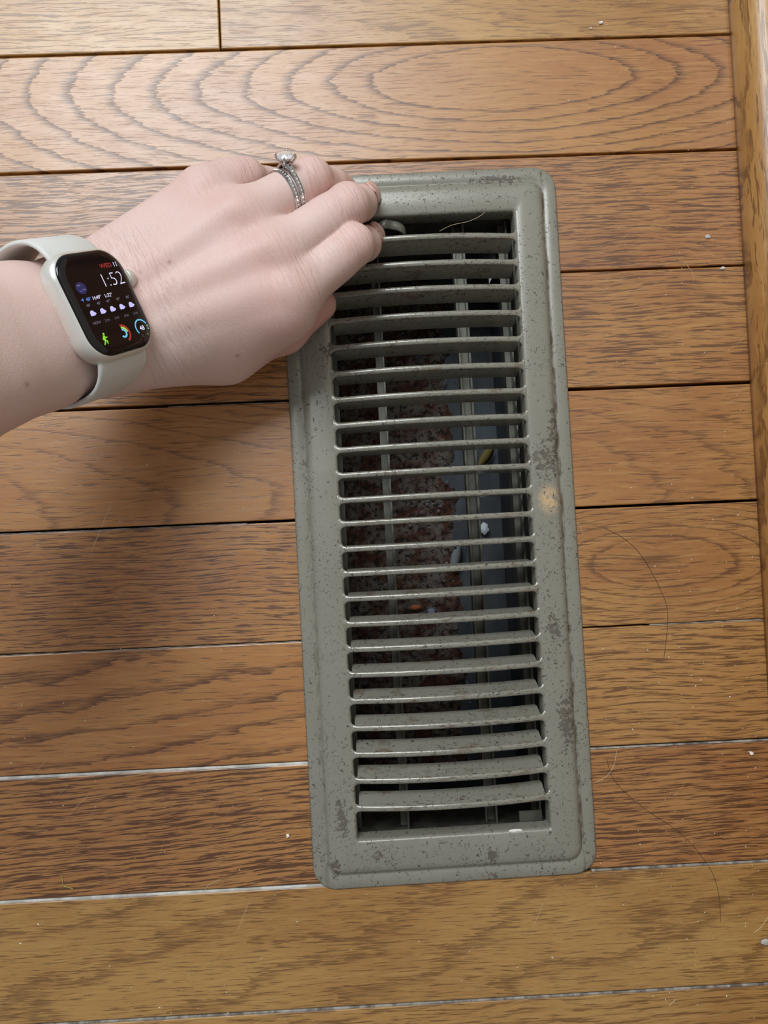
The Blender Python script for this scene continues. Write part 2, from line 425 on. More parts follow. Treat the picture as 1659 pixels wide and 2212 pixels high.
def filler(k, xa, xb, w=0.75, dy=-0.2, mat='filler_grey'):
    random.seed(k * 7 + int(xa)); n = max(6, int((xb - xa) / 6)); lo_, hi_ = [], []
    for i in range(n + 1):
        x = xa + (xb - xa) * i / n; y = seam(k) + dy; ww = w * random.uniform(.75, 1.05)
        lo_.append((x, y - ww)); hi_.append((x, y + ww))
    mb = MB(); rings = []
    for a, b in zip(lo_, hi_): rings.append([(a[0], a[1], -3), (b[0], b[1], -3), (b[0], b[1], -0.5), (a[0], (a[1] + b[1]) / 2, -0.12), (a[0], a[1], -0.15)])
    mb.loft(rings, True, True, True)
    return mb.build('seam_filler', M[mat], floor)
xl = px(0, 1500)[0] - 60
filler(6, xl, -62, .62, -.25, 'filler'); filler(7, xl, -60, .62, -.25, 'filler'); filler(8, xl, XR, .5, -.2)
filler(3, -125, -64, .25, -.5); filler(4, xl, -90, .2, -.42); filler(5, xl, -66, .18, -.2)
filler(5, 100, XR - 6, .25, -.12); filler(6, 66, XR - 6, .4, -.25); filler(7, 66, XR - 6, .55, -.1)

# shoe moulding: rotated so that its own x axis runs along its length
def along_y(name, prof, mat, x0, kw=None, parent=None, ya=-420.0, yb=520.0):
    mb = MB(); n = 60; rings = []
    for i in range(n + 1):
        u = ya + (yb - ya) * i / n
        rings.append([(u, -a, b) for a, b in prof])
    mb.loft(rings, True, True, True)
    o = mb.build(name, mat, parent, smooth=False); o.rotation_euler = (0, 0, math.pi / 2); o.location = (x0 * MM, 0, 0)
    for k, v in (kw or {}).items(): o[k] = float(v)
    return o
prof = [(0, 0.2), (0.0, 3.0)]
for i in range(1, 9):
    a = math.radians(90 * i / 8); prof.append((11.0 - 11.0 * math.cos(a), 3.0 + 15.0 * math.sin(a)))
prof += [(11.8, 18.0), (11.8, 0.2)]
WP = dict(seed=5.5, ring_x=0, ring_y=-6.0, kxx=0.0, kx=0.006, kyy=0.004, ky=0.16, warp=2.2, fray=0.3, band=0.4, ringdark=0.8, pores=0.45, tilt=0.0, yellow=0.75, value=1.12)
mould = along_y('trim_1', prof, M['wood'], TRIM_X, WP); mould.data.polygons.foreach_set('use_smooth', [True] * len(mould.data.polygons))
tag(mould, 'golden oak shoe moulding along the right edge of the floor', 'moulding', kind='structure')
bprof = [(12, 0.2), (12, 84), (15, 90), (26, 90), (26, 0.2)]
bb = along_y('baseboard_right', bprof, M['wood'], TRIM_X, dict(WP, seed=9.0, yellow=0.1, value=1.0))
tag(bb, 'stained oak baseboard behind the shoe moulding', 'baseboard', kind='structure')
wl = MB().box(TRIM_X + 26.2, TRIM_X + 60, -420, 520, 0.2, 900).build('wall_right', M['wall'])
tag(wl, 'plain cream wall above the oak baseboard', 'wall', kind='structure')

# ------------------------------------------------------------------ the floor register
reg = empty('floor_register', (REG_C[0] * MM, REG_C[1] * MM, 0), REG_A)
tag(reg, 'worn taupe metal floor register with chipped paint, set in the oak boards', 'floor register')
OPX, OPT, OPB = 45.2, 146.8, -145.6
HWR, HLR = 66.9, 169.0
mb = MB(); rings = []
def pl(hw, t, b, r, z): rings.append(rrect(hw, t, b, r, z, 8))
pl(66.6, HLR - .3, -HLR + .3, 10.7, 0.05); pl(66.9, HLR, -HLR, 11.0, 0.5); pl(66.7, HLR - .2, -HLR + .2, 10.8, 1.0); pl(66.0, HLR - .9, -HLR + .9, 10.2, 1.35)
pl(63.5, HLR - 3.4, -HLR + 3.4, 9.0, 1.55); pl(61.2, HLR - 5.7, -HLR + 5.7, 7.6, 1.45); pl(60.6, HLR - 6.3, -HLR + 6.3, 7.2, 1.15); pl(60.0, HLR - 6.9, -HLR + 6.9, 6.8, 1.3)
pl(59.4, HLR - 7.5, -HLR + 7.5, 6.4, 2.1); pl(58.8, HLR - 8.1, -HLR + 8.1, 6.0, 2.9); pl(57.8, HLR - 9.1, -HLR + 9.1, 5.2, 3.5); pl(56.0, HLR - 11, -HLR + 11, 4.2, 3.85)
pl(50.0, 155, -154, 2.6, 4.05); pl(46.7, OPT + 1.6, OPB - 1.6, 1.9, 4.0); pl(45.9, OPT + .8, OPB - .8, 1.5, 3.7); pl(45.4, OPT + .25, OPB - .25, 1.2, 3.0); pl(45.2, OPT, OPB, 1.1, 2.0); pl(45.2, OPT, OPB, 1.1, -5.5)
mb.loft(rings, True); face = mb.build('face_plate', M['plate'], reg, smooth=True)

RIBS = [134.7, 122.1, 110.1, 97.7, 85.1, 72.6, 60.3, 48.1, 36.5, 24.4, 12.7, 1.6, -10.3, -21.9, -33.6, -45.6, -57.3, -69.2, -81.5, -94.1, -106.3, -118.5, -131.2]
def louver(yc):
    s = 1.0 if yc > 0 else -1.0
    th = math.radians(27.0) * min(1.0, abs(yc) / 135.0) ** 0.9
    arch = lambda x: 4.0 + 4.8 * max(0.0, 1 - (x / OPX) ** 2)
    mb = MB(); rings = []
    xs = [-46.6, -45.6, -44.9, -44.2, -43.4, -42.6] + list(np.linspace(-40, 40, 15)) + [42.6, 43.4, 44.2, 44.9, 45.6, 46.6]
    for x in xs:
        e = max(0.0, (abs(x) - 42.6) / 3.0); e = min(e, 1.0)
        w = 1.35 + 1.9 * (1 - math.sqrt(max(0.0, 1 - e * e)))
        z = arch(x) if abs(x) < OPX else 4.0
        z -= 0.0
        sec = [(-w, -1.2), (-w, -0.55), (-w * .72, -0.12), (-w * .3, 0.06), (w * .3, 0.06), (w * .72, -0.12), (w, -0.55), (w, -1.2)]
        if abs(x) > 46: sec = [(a, min(b, -0.15)) for a, b in sec]
        rings.append([(x, yc + a, z + b) for a, b in sec])
    mb.loft(rings, True, True, True)
    # blade folded down from the inner side of the rib
    L = 9.6; rings = []
    bx = [-43.7, -42.9] + list(np.linspace(-40, 40, 13)) + [42.9, 43.7]
    for x in bx:
        l = L - (1.6 if abs(x) > 43 else 0.0); z = arch(x) - 0.55
        y0 = yc - s * 0.75; dy, dz = -s * math.sin(th), -math.cos(th); nx, nz = -dz * s, dy * s
        pts = []
        for tt, off in ((0.0, 0.40), (0.25, 0.40), (1.0, 0.40), (1.0, -0.40), (0.25, -0.40), (0.0, -0.40)):
            pts.append((x, y0 + dy * l * tt + off * math.cos(th), z + dz * l * tt + off * -math.sin(th) * s))
        rings.append(pts)
    mb.loft(rings, True, True, True)
    return mb.build('louver', M['louver'], reg, smooth=False)
for yv in RIBS:
    o = louver(yv)
    o.data.polygons.foreach_set('use_smooth', [True] * len(o.data.polygons))
    try: o.data.set_sharp_from_angle(angle=math.radians(50))
    except Exception: pass

# box under the face, damper frame bars, lever
mb = MB(); t_ = 0.9
for (a, b, c_, d) in ((-47.6, -46.7, -148, 148), (46.7, 47.6, -148, 148), (-47.6, 47.6, 148, 148.9), (-47.6, 47.6, -148.9, -148)): mb.box(a, b, c_, d, -58, 2.4)
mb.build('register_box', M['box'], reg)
def bar(x0, x1, lipx, zt=-11.0):
    mb = MB(); mb.box(x0, x1, -147.5, 147.5, zt - 6.0, zt - 5.2); mb.box(lipx - .45, lipx + .45, -147.5, 147.5, zt - 6, zt); return mb.build('damper_bar', M['bar'], reg)
bar(-24.2, -20.6, -20.6); bar(17.6, 22.4, 22.4)
MB().box(17.2, 18.0, -147.5, 147.5, -20, -13).build('damper_bar', M['bar'], reg)
mb = MB(); mb.box(40.4, 43.6, -147.5, 147.5, -16, -15.2); mb.box(43.0, 43.8, -147.5, 147.5, -15.2, -9); mb.build('side_rail', M['bar'], reg)
mb = MB(); mb.box(-46.6, -43.4, -147.5, 147.5, -16, -15.2); mb.build('side_rail', M['bar'], reg)
mb = MB(); mb.box(33, 44, -146.6, -141.5, -9.4, -8.6); mb.build('mounting_tab', M['bar'], reg)
# damper lever: a bent strip tab poking up in the first slot
path = catmull([(-24, 141.5, -6), (-21.5, 142.4, 1.0), (-17, 143.6, 3.2), (-13.5, 143.8, 1.6), (-10, 143.0, 1.2), (-7.2, 141.4, -0.5), (-6.2, 140.2, -4)], 5)
mb = MB(); mb.loft([[(p[0], p[1] - 2.2, p[2] - .5), (p[0], p[1] + 1.7, p[2] - .5), (p[0] + .1, p[1] + 2.1, p[2]), (p[0], p[1] + 1.7, p[2] + .5), (p[0], p[1] - 2.2, p[2] + .5), (p[0] - .1, p[1] - 2.6, p[2])] for p in path], True, True, True)
mb.build('damper_lever', M['bar'], reg, smooth=True)

# ------------------------------------------------------------------ duct below and what has fallen into it
duct = empty('air_duct', (REG_C[0] * MM, REG_C[1] * MM, 0), REG_A)
tag(duct, 'dark galvanised air duct seen through the register slots', 'duct')
mb = MB()
for (a, b, c_, d) in ((-49.6, -48.8, -152, 144), (48.8, 49.6, -152, 144), (-49.6, 49.6, 149.2, 150), (-49.6, 49.6, -151.6, -150.8)): mb.box(a, b, c_, d, -100, -2.5)
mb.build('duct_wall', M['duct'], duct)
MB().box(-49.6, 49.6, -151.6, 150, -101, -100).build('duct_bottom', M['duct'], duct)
from mathutils import noise as mnoise
def dirt_bed():
    nx, ny = 44, 150; vs_, fs = [], []
    for j in range(ny + 1):
        for i in range(nx + 1):
            x = -48 + 76 * i / nx; y = -149 + 297 * j / ny
            h = 2.2 + 3.0 * mnoise.noise((x * .09, y * .09, 1)) + 1.6 * mnoise.noise((x * .3, y * .3, 3))
            edge = 24 + 8 * mnoise.noise((0, y * .05, 7)); h -= max(0.0, (x - edge + 8) * .5)
            vs_.append((x, y, -100 + h))
    for j in range(ny):
        for i in range(nx):
            a = j * (nx + 1) + i; fs.append((a, a + 1, a + nx + 2, a + nx + 1))
    return mesh_obj('duct_dirt', vs_, fs, M['dirt'], None, True)
db = dirt_bed(); db.location = (REG_C[0] * MM, REG_C[1] * MM, 0); db.rotation_euler = (0, 0, REG_A)
tag(db, 'rust brown dirt and lint settled on the duct bottom', 'dirt', kind='stuff')

def regpt(pxx, pyy, z):
    return P(pxx, pyy, z)
def blob(name, c, r, mat, seed, flat=0.6, lump=0.35):
    bm = bmesh.new(); bmesh.ops.create_icosphere(bm, subdivisions=3, radius=1.0)
    for v in bm.verts:
        d = v.co.normalized(); k = 1 + lump * mnoise.noise((d.x * 1.6 + seed, d.y * 1.6, d.z * 1.6)) + .4 * lump * mnoise.noise((d.x * 4 + seed, d.y * 4, d.z * 4))
        v.co = Vector((d.x * r[0] * k, d.y * r[1] * k, d.z * r[2] * k)) * MM
    me = bpy.data.meshes.new(name); bm.to_mesh(me); bm.free(); me.materials.append(mat)
    me.polygons.foreach_set('use_smooth', [True] * len(me.polygons))
    o = bpy.data.objects.new(name, me); COL.objects.link(o); o.location = [q * MM for q in c]
    return o
M['fluff'] = plain('white_lint', '#e8eef2', 0.9); M['leafy'] = plain('yellow_leaf_scrap', '#7c6c36', 0.8)
M['crumb_o'] = plain('orange_crumb', '#c8764a', 0.7); M['crumb_b'] = plain('bluish_crumb', '#9aa0b4', 0.7); M['greylint'] = plain('grey_lint', '#8b8f92', 0.95)
c = P(975, 1495, -40)
def fallen(px_, py_, z): return P(px_, py_, z)
tag(blob('lint_ball', fallen(972, 1494, -94), (4.2, 2.4, 2.0), M['fluff'], 3.0), 'white lint ball lying in the duct under the lower slots', 'lint')
tag(blob('lint_ball', fallen(1045, 1142, -96), (3.0, 3.4, 2.2), M['fluff'], 8.0), 'small pale lint ball deep in the duct at mid register', 'lint')
tag(blob('crumb', fallen(898, 1311, -93), (3.2, 1.6, 1.2), M['crumb_o'], 5.0), 'orange crumb lying in the duct dirt', 'crumb')
tag(blob('crumb', fallen(932, 1320, -93), (2.4, 2.0, 1.2), M['crumb_b'], 6.0), 'lavender grey crumb beside the orange crumb in the duct', 'crumb')
def leaf(px_, py_, z, L, wd, ang, mat, label):
    mb = MB(); rings = []
    for i in range(9):
        u = i / 8; w = wd * math.sin(math.pi * (0.06 + .9 * u)) ** .8; x = (u - .5) * L
        rings.append([(x, -w, 1.2 * u), (x, 0, 1.2 * u - .8), (x, w, 1.2 * u + .5), (x, 0, 1.2 * u - .5)])
    mb.loft(rings, True, True, True); o = mb.build('leaf', mat, None, True); q = fallen(px_, py_, z)
    o.location = [k * MM for k in q]; o.rotation_euler = (.2, .1, ang); tag(o, label, 'leaf'); return o
leaf(850, 1612, -92, 16, 4.0, 0.4, M['leafy'], 'yellowed leaf scrap in the duct under the lower left slots')
leaf(985, 1205, -92, 17, 3.6, 1.3, M['greylint'], 'grey dried leaf in the duct below the middle slots')
leaf(1050, 985, -93, 15, 3.2, 0.9, M['leafy'], 'brownish yellow leaf in the duct beside the right damper bar')
def crumbs():
    random.seed(11); mb = MB()
    for i in range(170):
        x = random.uniform(-46, 26); y = random.uniform(-146, 144); s = random.uniform(.25, 1.1) * (1.4 if random.random() < .15 else 1)
        z = -96.5 + random.uniform(-1.5, 2.0); a = random.random() * 6.28
        v = [(x + s * math.cos(a + k * 1.57 + random.uniform(-.4, .4)), y + s * math.sin(a + k * 1.57), z) for k in range(4)] + [(x, y, z + s * .8)]
        mb.add(v, [(0, 1, 4), (1, 2, 4), (2, 3, 4), (3, 0, 4), (3, 2, 1, 0)])
    o = mb.build('duct_grit', M['greylint']); o.location = (REG_C[0] * MM, REG_C[1] * MM, 0); return o
tag(crumbs(), 'pale grit scattered over the dirt inside the duct', 'grit', kind='stuff')

# ------------------------------------------------------------------ the hand and forearm: one continuous surface from a distance field
WR = np.array([[0.4624246, -0.3426503, 0.8177739], [0.3848487, 0.9084669, 0.1630316], [-0.7987834, 0.2393294, 0.5519660]])   # watch axes: along arm, across, normal
WT = np.array([-124.078, 81.270, 85.192])                                                                                   # centre of the watch glass
def WL(x, y, z): return WT + WR @ np.array([x, y, z], float)

def sdf_cone(p, a, b, ra, rb):
    ba = b - a; l2 = float(ba @ ba); pa = p - a
    h = np.clip((pa @ ba) / l2, 0, 1)
    d = np.linalg.norm(pa - h[:, None] * ba, axis=1)
    return d - (ra + (rb - ra) * h)
def smin(a, b, k):
    h = np.maximum(k - np.abs(a - b), 0) / k
    return np.minimum(a, b) - h * h * k * 0.25
def smax(a, b, k): return -smin(-a, -b, k)
def chain(p, pts, rad, k):
    d = None
    for i in range(len(pts) - 1):
        q = sdf_cone(p, pts[i], pts[i + 1], rad[i], rad[i + 1]); d = q if d is None else smin(d, q, k)
    return d

J = dict(
    index=[P(622, 640, 44), P(760, 531, 39), P(786, 527, 20), P(795, 517, 8)],
    middle=[P(590, 556, 47), P(750, 445, 38), P(776, 440, 21), P(784, 430, 10)],
    ring=[P(520, 474, 47), P(672, 388, 36), P(716, 400, 19), P(729, 406, 9)],
    pinky=[P(436, 424, 43), P(530, 385, 32), P(580, 396, 18), P(606, 410, 9)],
)
RAD = dict(index=[10.2, 8.7, 7.4, 6.6], middle=[10.2, 8.8, 7.6, 6.8], ring=[9.8, 8.4, 7.3, 6.6], pinky=[9.2, 7.8, 6.5, 5.8])
THUMB = [WL(16, -13, -32), P(486, 756, 31), P(612, 712, 20), P(692, 658, 13)]
THR = [14.5, 12.6, 10.0, 7.4]
WRIST = [(WL(-130, 10, -36), 25), (WL(-60, 9.0, -31), 20.0), (WL(-15, 7.2, -29.5), 18.2), (WL(12, 7.0, -29), 17.0)]
WRIST2 = [(WL(-130, -16, -36), 25), (WL(-60, -11.0, -31), 20.5), (WL(-15, -8.0, -29.5), 18.6), (WL(12, -8.0, -29), 16.5)]
CARP = [WL(13, 12, -32), WL(15, 5, -33), WL(15, -3, -33), WL(14, -10, -33)]
def hand_sdf(p):
    arm = smin(chain(p, [w[0] for w in WRIST], [w[1] for w in WRIST], 6), chain(p, [w[0] for w in WRIST2], [w[1] for w in WRIST2], 6), 12)
    palm = arm
    mc = None
    for nm, cp, r0 in (('pinky', CARP[0], 12.5), ('ring', CARP[1], 12.5), ('middle', CARP[2], 12.5), ('index', CARP[3], 12.5)):
        q = sdf_cone(p, cp, J[nm][0], r0, RAD[nm][0] + 1.0); mc = q if mc is None else smin(mc, q, 15)
    palm = smin(palm, mc, 10)
    # flesh under the metacarpals and the ball of the thumb
    mid = (J['middle'][0] + J['index'][0]) / 2
    palm = smin(palm, sdf_cone(p, WL(18, -4, -36), mid + np.array([-8, -6, -9]), 13, 10), 12)
    palm = smin(palm, sdf_cone(p, THUMB[0], THUMB[1], THR[0], THR[1]), 14)
    palm = smin(palm, sdf_cone(p, (THUMB[0] + THUMB[1]) / 2 + np.array([8, 6, 2]), J['index'][0] + np.array([-6, -6, -4]), 11, 9), 16)
    palm = smin(palm, sdf_cone(p, THUMB[1], J['index'][0] + np.array([-3, -6, -6]), 9.5, 8), 14)
    # knuckles
    for nm, r in (('index', 6.5), ('middle', 6.4), ('ring', 6.0), ('pinky', 5.4)):
        palm = smin(palm, np.linalg.norm(p - (J[nm][0] + np.array([0.5, 0.5, RAD[nm][0] - 4.2])), axis=1) - r, 5)
    # extensor tendons, faint ridges
    for nm, cp in (('ring', CARP[1]), ('middle', CARP[2]), ('index', CARP[3])):
        a = cp + np.array([16, 2, 9.5]); b = J[nm][0] + np.array([-4, 0, RAD[nm][0] - 1.2])
        palm = smin(palm, sdf_cone(p, a, b, 1.0, 2.0), 7.5)
    thumb = chain(p, THUMB[1:], THR[1:], 5)
    out = smin(palm, thumb, 5)
    for nm in ('index', 'middle', 'ring', 'pinky'):
        j, r = J[nm], RAD[nm]
        f = chain(p, j, r, 3.0)
        ax = (j[1] - j[0]) / np.linalg.norm(j[1] - j[0])
        # thicker pulp of the first segment, bony middle joint
        f = smin(f, sdf_cone(p, j[0] * .7 + j[1] * .3 + np.array([0, 0, -0.3]), j[0] * .25 + j[1] * .75 + np.array([0, 0, -0.5]), r[1] + .6, r[1] + .45), 4)
        if nm == 'pinky': f = smin(f, sdf_cone(p, j[0] + np.array([3, 2, 1.0]), j[0] * .35 + j[1] * .65 + np.array([0, 2.0, .5]), r[0] - .2, r[1] + .6), 4)
        f = smin(f, np.linalg.norm(p - (j[1] + np.array([0, 0, 0.7]) + ax * 0.8), axis=1) - (r[1] - 0.7), 3)
        out = smin(out, smin(palm, f, 7.0), 0.7)
    return out

def surface_nets(fn, lo, hi, h, blk=8):
    n = np.ceil((hi - lo) / (h * blk)).astype(int)
    cells = n * blk + 1
    D = np.full(cells, 1e3, np.float32)
    g = np.stack(np.meshgrid(*[lo[i] + h * blk * (np.arange(n[i]) + .5) for i in range(3)], indexing='ij'), -1).reshape(-1, 3)
    dc = fn(g).reshape(n)
    half = h * blk * math.sqrt(3) / 2 * 1.15
    sgn = np.repeat(np.repeat(np.repeat(np.sign(dc), blk, 0), blk, 1), blk, 2)
    D[:-1, :-1, :-1] = sgn * 1e3; D[-1] = 1e3; D[:, -1] = 1e3; D[:, :, -1] = 1e3
    act = np.argwhere(np.abs(dc) < half)
    need = np.zeros(cells, bool)
    for a in act: s0 = a * blk; need[s0[0]:s0[0] + blk + 1, s0[1]:s0[1] + blk + 1, s0[2]:s0[2] + blk + 1] = True
    idx = np.argwhere(need)
    for s0 in range(0, len(idx), 200000):
        q = idx[s0:s0 + 200000]; D[q[:, 0], q[:, 1], q[:, 2]] = fn(lo + h * q)
    neg = D < 0
    cnt = np.zeros(np.array(cells) - 1, np.int8)
    for dx in (0, 1):
        for dy in (0, 1):
            for dz in (0, 1): cnt += neg[dx:cells[0] - 1 + dx, dy:cells[1] - 1 + dy, dz:cells[2] - 1 + dz]
    cz = np.argwhere((cnt > 0) & (cnt < 8))
    vid = np.full(np.array(cells) - 1, -1, np.int64); vid[cz[:, 0], cz[:, 1], cz[:, 2]] = np.arange(len(cz))
    acc = np.zeros((len(cz), 3)); w = np.zeros(len(cz))
    corner = [(i, j, k) for i in (0, 1) for j in (0, 1) for k in (0, 1)]
    for a in corner:
        for ax in range(3):
            if a[ax] == 0:
                b = list(a); b[ax] = 1
                da = D[cz[:, 0] + a[0], cz[:, 1] + a[1], cz[:, 2] + a[2]]; db_ = D[cz[:, 0] + b[0], cz[:, 1] + b[1], cz[:, 2] + b[2]]
                ok = (da < 0) != (db_ < 0); t = np.where(ok, da / np.where(ok, da - db_, 1), 0)
                pt = np.array(a, float)[None] + t[:, None] * (np.array(b) - np.array(a))[None]
                acc[ok] += pt[ok]; w[ok] += 1
    V = lo + h * (cz + acc / w[:, None])
    F = []
    for ax in range(3):
        u, v = (ax + 1) % 3, (ax + 2) % 3
        sl0 = [slice(None)] * 3; sl1 = [slice(None)] * 3; sl0[ax] = slice(0, -1); sl1[ax] = slice(1, None)
        a, b = neg[tuple(sl0)], neg[tuple(sl1)]
        e = np.argwhere(a != b); e = e[(e[:, u] > 0) & (e[:, v] > 0) & (e[:, u] < cells[u] - 1) & (e[:, v] < cells[v] - 1)]
        flip = a[e[:, 0], e[:, 1], e[:, 2]]
        def vi(du, dv):
            q = e.copy(); q[:, u] -= du; q[:, v] -= dv; return vid[q[:, 0], q[:, 1], q[:, 2]]
        quad = np.stack([vi(1, 1), vi(0, 1), vi(0, 0), vi(1, 0)], 1)
        quad[~flip] = quad[~flip][:, ::-1]
        F.append(quad)
    return V, np.concatenate(F)

allp = np.array([q for v in J.values() for q in v] + THUMB + [w[0] for w in WRIST + WRIST2])
lo_b = allp.min(0) - 30; hi_b = allp.max(0) + 30
HV, HF = surface_nets(hand_sdf, lo_b, hi_b, 0.8)
for _ in range(2):          # one light relaxation and re-projection on the field
    d = hand_sdf(HV); g = np.stack([(hand_sdf(HV + e) - d) / 0.05 for e in np.eye(3) * 0.05], 1)
    HV = HV - np.clip(d, -.5, .5)[:, None] * g / (np.linalg.norm(g, axis=1)[:, None] ** 2 + 1e-6)
me = bpy.data.meshes.new('person'); me.from_pydata((HV * MM).tolist(), [], HF.tolist()); me.update()
me.polygons.foreach_set('use_smooth', [True] * len(me.polygons)); me.materials.append(M['skin'])
person = bpy.data.objects.new('person', me); COL.objects.link(person)
tag(person, 'bare left hand and forearm reaching in from the left, fingertips gripping the register', 'person')
def gauss(c, s): return np.exp(-np.sum((HV - c) ** 2, 1) / (2 * s * s))
up = lambda q, r: q + np.array([0, 0, r])
fdir = (J['middle'][1] - J['middle'][0]) / np.linalg.norm(J['middle'][1] - J['middle'][0])
red = np.zeros(len(HV)); crease = np.zeros(len(HV)); pale = np.zeros(len(HV)); mole = np.zeros(len(HV))
for nm in J:
    j, r = J[nm], RAD[nm]
    red += .28 * gauss(up(j[0], 8) - fdir * 3, 7) + .30 * gauss(up(j[1], 5), 6) + .6 * gauss(j[3], 7)
    crease += .9 * gauss(up(j[1], 6), 7) + .4 * gauss(up(j[0], 8), 8)
red += .6 * gauss(THUMB[3], 14) + .5 * gauss(THUMB[2], 12) + .4 * gauss((J['index'][0] + THUMB[1]) / 2, 16)
for a, b in (('ring', 'middle'), ('middle', 'index'), ('pinky', 'ring')):
    A0, B0 = (J[a][0] + J[b][0]) / 2, (CARP[2] + CARP[1]) / 2 + np.array([10, 0, 10])
    for t in np.linspace(0, .8, 7): red += .06 * gauss(up(A0 * (1 - t) + B0 * t, 9), 6)
pale += .8 * gauss(up(J['index'][0], 10), 5)
crease += .8 * gauss(up(J['index'][0] * .6 + J['index'][1] * .4, 7) + np.array([0, -3, 0]), 9)
wloc = (HV - WT) @ WR
crease += 1.0 * np.exp(-((wloc[:, 0] - 24) / 9) ** 2)
for mp, s in ((P(368, 566, 62), .6), (P(515, 768, 45), .6), (P(58, 832, 120), .6)):
    dist = np.linalg.norm((HV - CAM_C) - ((HV - CAM_C) @ (mp - CAM_C))[:, None] * (mp - CAM_C)[None] / float((mp - CAM_C) @ (mp - CAM_C)), axis=1)
    i = int(np.argmin(dist + 1000 * (HV[:, 2] < 25) - 0.02 * HV[:, 2])); mole = np.maximum(mole, .6 * gauss(HV[i], s))
fa = (J['middle'][1] - CARP[2]); fa = fa / np.linalg.norm(fa); fb = np.cross([0, 0, 1.0], fa); fb /= np.linalg.norm(fb)
for nm, arr in (('red', np.clip(red, 0, 1)), ('crease', np.clip(crease, 0, 1)), ('pale', np.clip(pale, 0, 1)), ('mole', mole), ('axis_u', HV @ fa), ('axis_v', HV @ fb)):
    at = me.attributes.new(nm, 'FLOAT', 'POINT'); at.data.foreach_set('value', arr.astype(np.float32))

# finger nails
M['nail'] = plain('fingernail', '#dab4a9', 0.25)
def nail(nm, w=5.6):
    j, r = J[nm], RAD[nm]; d = j[3] - j[2]; L = np.linalg.norm(d); d /= L
    pr = j[1] - j[0]; dor = pr - d * float(pr @ d); dor /= np.linalg.norm(dor); sd = np.cross(d, dor)
    vs_, fs = [], []; nu, nv = 9, 9
    for i in range(nu):
        for k in range(nv):
            u = i / (nu - 1); v = -1 + 2 * k / (nv - 1)
            wd = 0.95 * math.sqrt(max(0.0, 1 - (abs(2 * u - 1)) ** 3.2)) if u < .5 else 0.95 - .25 * ((u - .5) * 2) ** 4
            a = v * wd * 0.85; rad = r[3] + .25 + (r[2] - r[3]) * (1 - u) * .5 + .5 * (u > .85)
            vs_.append(j[3] + d * (-5.0 + 11.5 * u) + rad * (math.cos(a) * dor + math.sin(a) * sd))
    for i in range(nu - 1):
        for k in range(nv - 1): a = i * nv + k; fs.append((a, a + 1, a + nv + 1, a + nv))
    o = mesh_obj('fingernail', vs_, fs, M['nail'], person, True)
    md = o.modifiers.new('thick', 'SOLIDIFY'); md.thickness = 0.0006; md.offset = 0
    return o
for nm in ('index', 'middle', 'ring'): nail(nm)

# ------------------------------------------------------------------ smartwatch
M['case'] = metal_material('champagne_aluminium', '#d6d3ca', '#dedbd3', 0.34, 0.35, 0.02)
M['glass'] = (lambda t: t.set(Base_Color=(0.006, 0.005, 0.006, 1), Roughness=0.06, Specular_IOR_Level=0.5))(Tree('black_display_glass'))
M['band'] = plain('pale_silicone', '#d6d6d0', 0.55)
M['slot'] = plain('speaker_slot_edge', '#d8c0b0', 0.35)
watch = empty('smartwatch')
m4 = np.eye(4); m4[:3, :3] = WR; m4[:3, 3] = WT * MM
watch.matrix_world = Matrix(m4.tolist())
tag(watch, 'champagne smartwatch with lit black display and pale band on the wrist', 'watch')
mb = MB()
mb.loft([rrect(17.5 - i, 20.5 - i, -20.5 + i, max(2, 10.2 - i * .6), z, 10) for i, z in ((4.0, -11.2), (1.6, -10.2), (.5, -8.8), (0, -6.8), (0, -4.2), (.25, -2.9), (.7, -1.9), (1.2, -1.35), (1.7, -1.1))], True, True, True)
case = mb.build('case', M['case'], watch, True)
mb = MB()
mb.loft([rrect(17.5 - i, 20.5 - i, -20.5 + i, max(2, 10.0 - i * .7), z, 10) for i, z in ((1.5, -1.5), (1.55, -1.05), (1.9, -.6), (2.5, -.25), (3.3, -.06), (4.4, 0.0))], True, True, True)
screen = mb.build('screen', M['glass'], watch, True)
screen.data.polygons[-1].use_smooth = False
mb = MB(); cr = []
for x, r in ((16.8, 3.2), (17.9, 3.5), (18.1, 3.8), (20.3, 3.8), (20.8, 3.5), (21.0, 2.6)): cr.append([(x, 7.4 + r * math.cos(a), -4.6 + r * math.sin(a)) for a in np.linspace(0, 2 * math.pi, 25)[:-1]])
mb.loft(cr, True, True, True); mb.build('crown', M['case'], watch, True).data.set_sharp_from_angle(angle=math.radians(40))
mb = MB(); mb.tube([(-17.45, 4.0, -6.6), (-17.6, 3.4, -6.6), (-17.6, -7.4, -6.6), (-17.45, -8.0, -6.6)], 0.24, 8); mb.build('speaker_slot', M['slot'], watch)
# band: two straps that meet under the wrist
def strap(pts, name):
    path = catmull([(0, a, b) for a, b, _ in pts], 6); ws = catmull([(w, 0, 0) for _, _, w in pts], 6); rings = []
    for i, q in enumerate(path):
        t = path[min(i + 1, len(path) - 1)] - path[max(i - 1, 0)]; t /= np.linalg.norm(t); nrm = np.array([0, -t[2], t[1]]); w = ws[i][0]
        sec = [(-w, 0), (-w + .25, .7), (-w + 1.2, 1.1), (w - 1.2, 1.1), (w - .25, .7), (w, 0), (w - .25, -.7), (w - 1.2, -1.0), (-w + 1.2, -1.0), (-w + .25, -.7)]
        rings.append([q + np.array([a, 0, 0]) + nrm * b for a, b in sec])
    return MB().loft(rings, True, True, True).build(name, M['band'], watch, True)
strap([(18.6, -5.2, 12.2), (21.5, -6.2, 12.4), (25.5, -9.2, 12.0), (29.0, -15, 11.2), (31.0, -24, 10.8), (30.0, -35, 10.6), (25.5, -44, 10.5), (16, -50, 10.4), (2, -51.5, 10.4)], 'band')
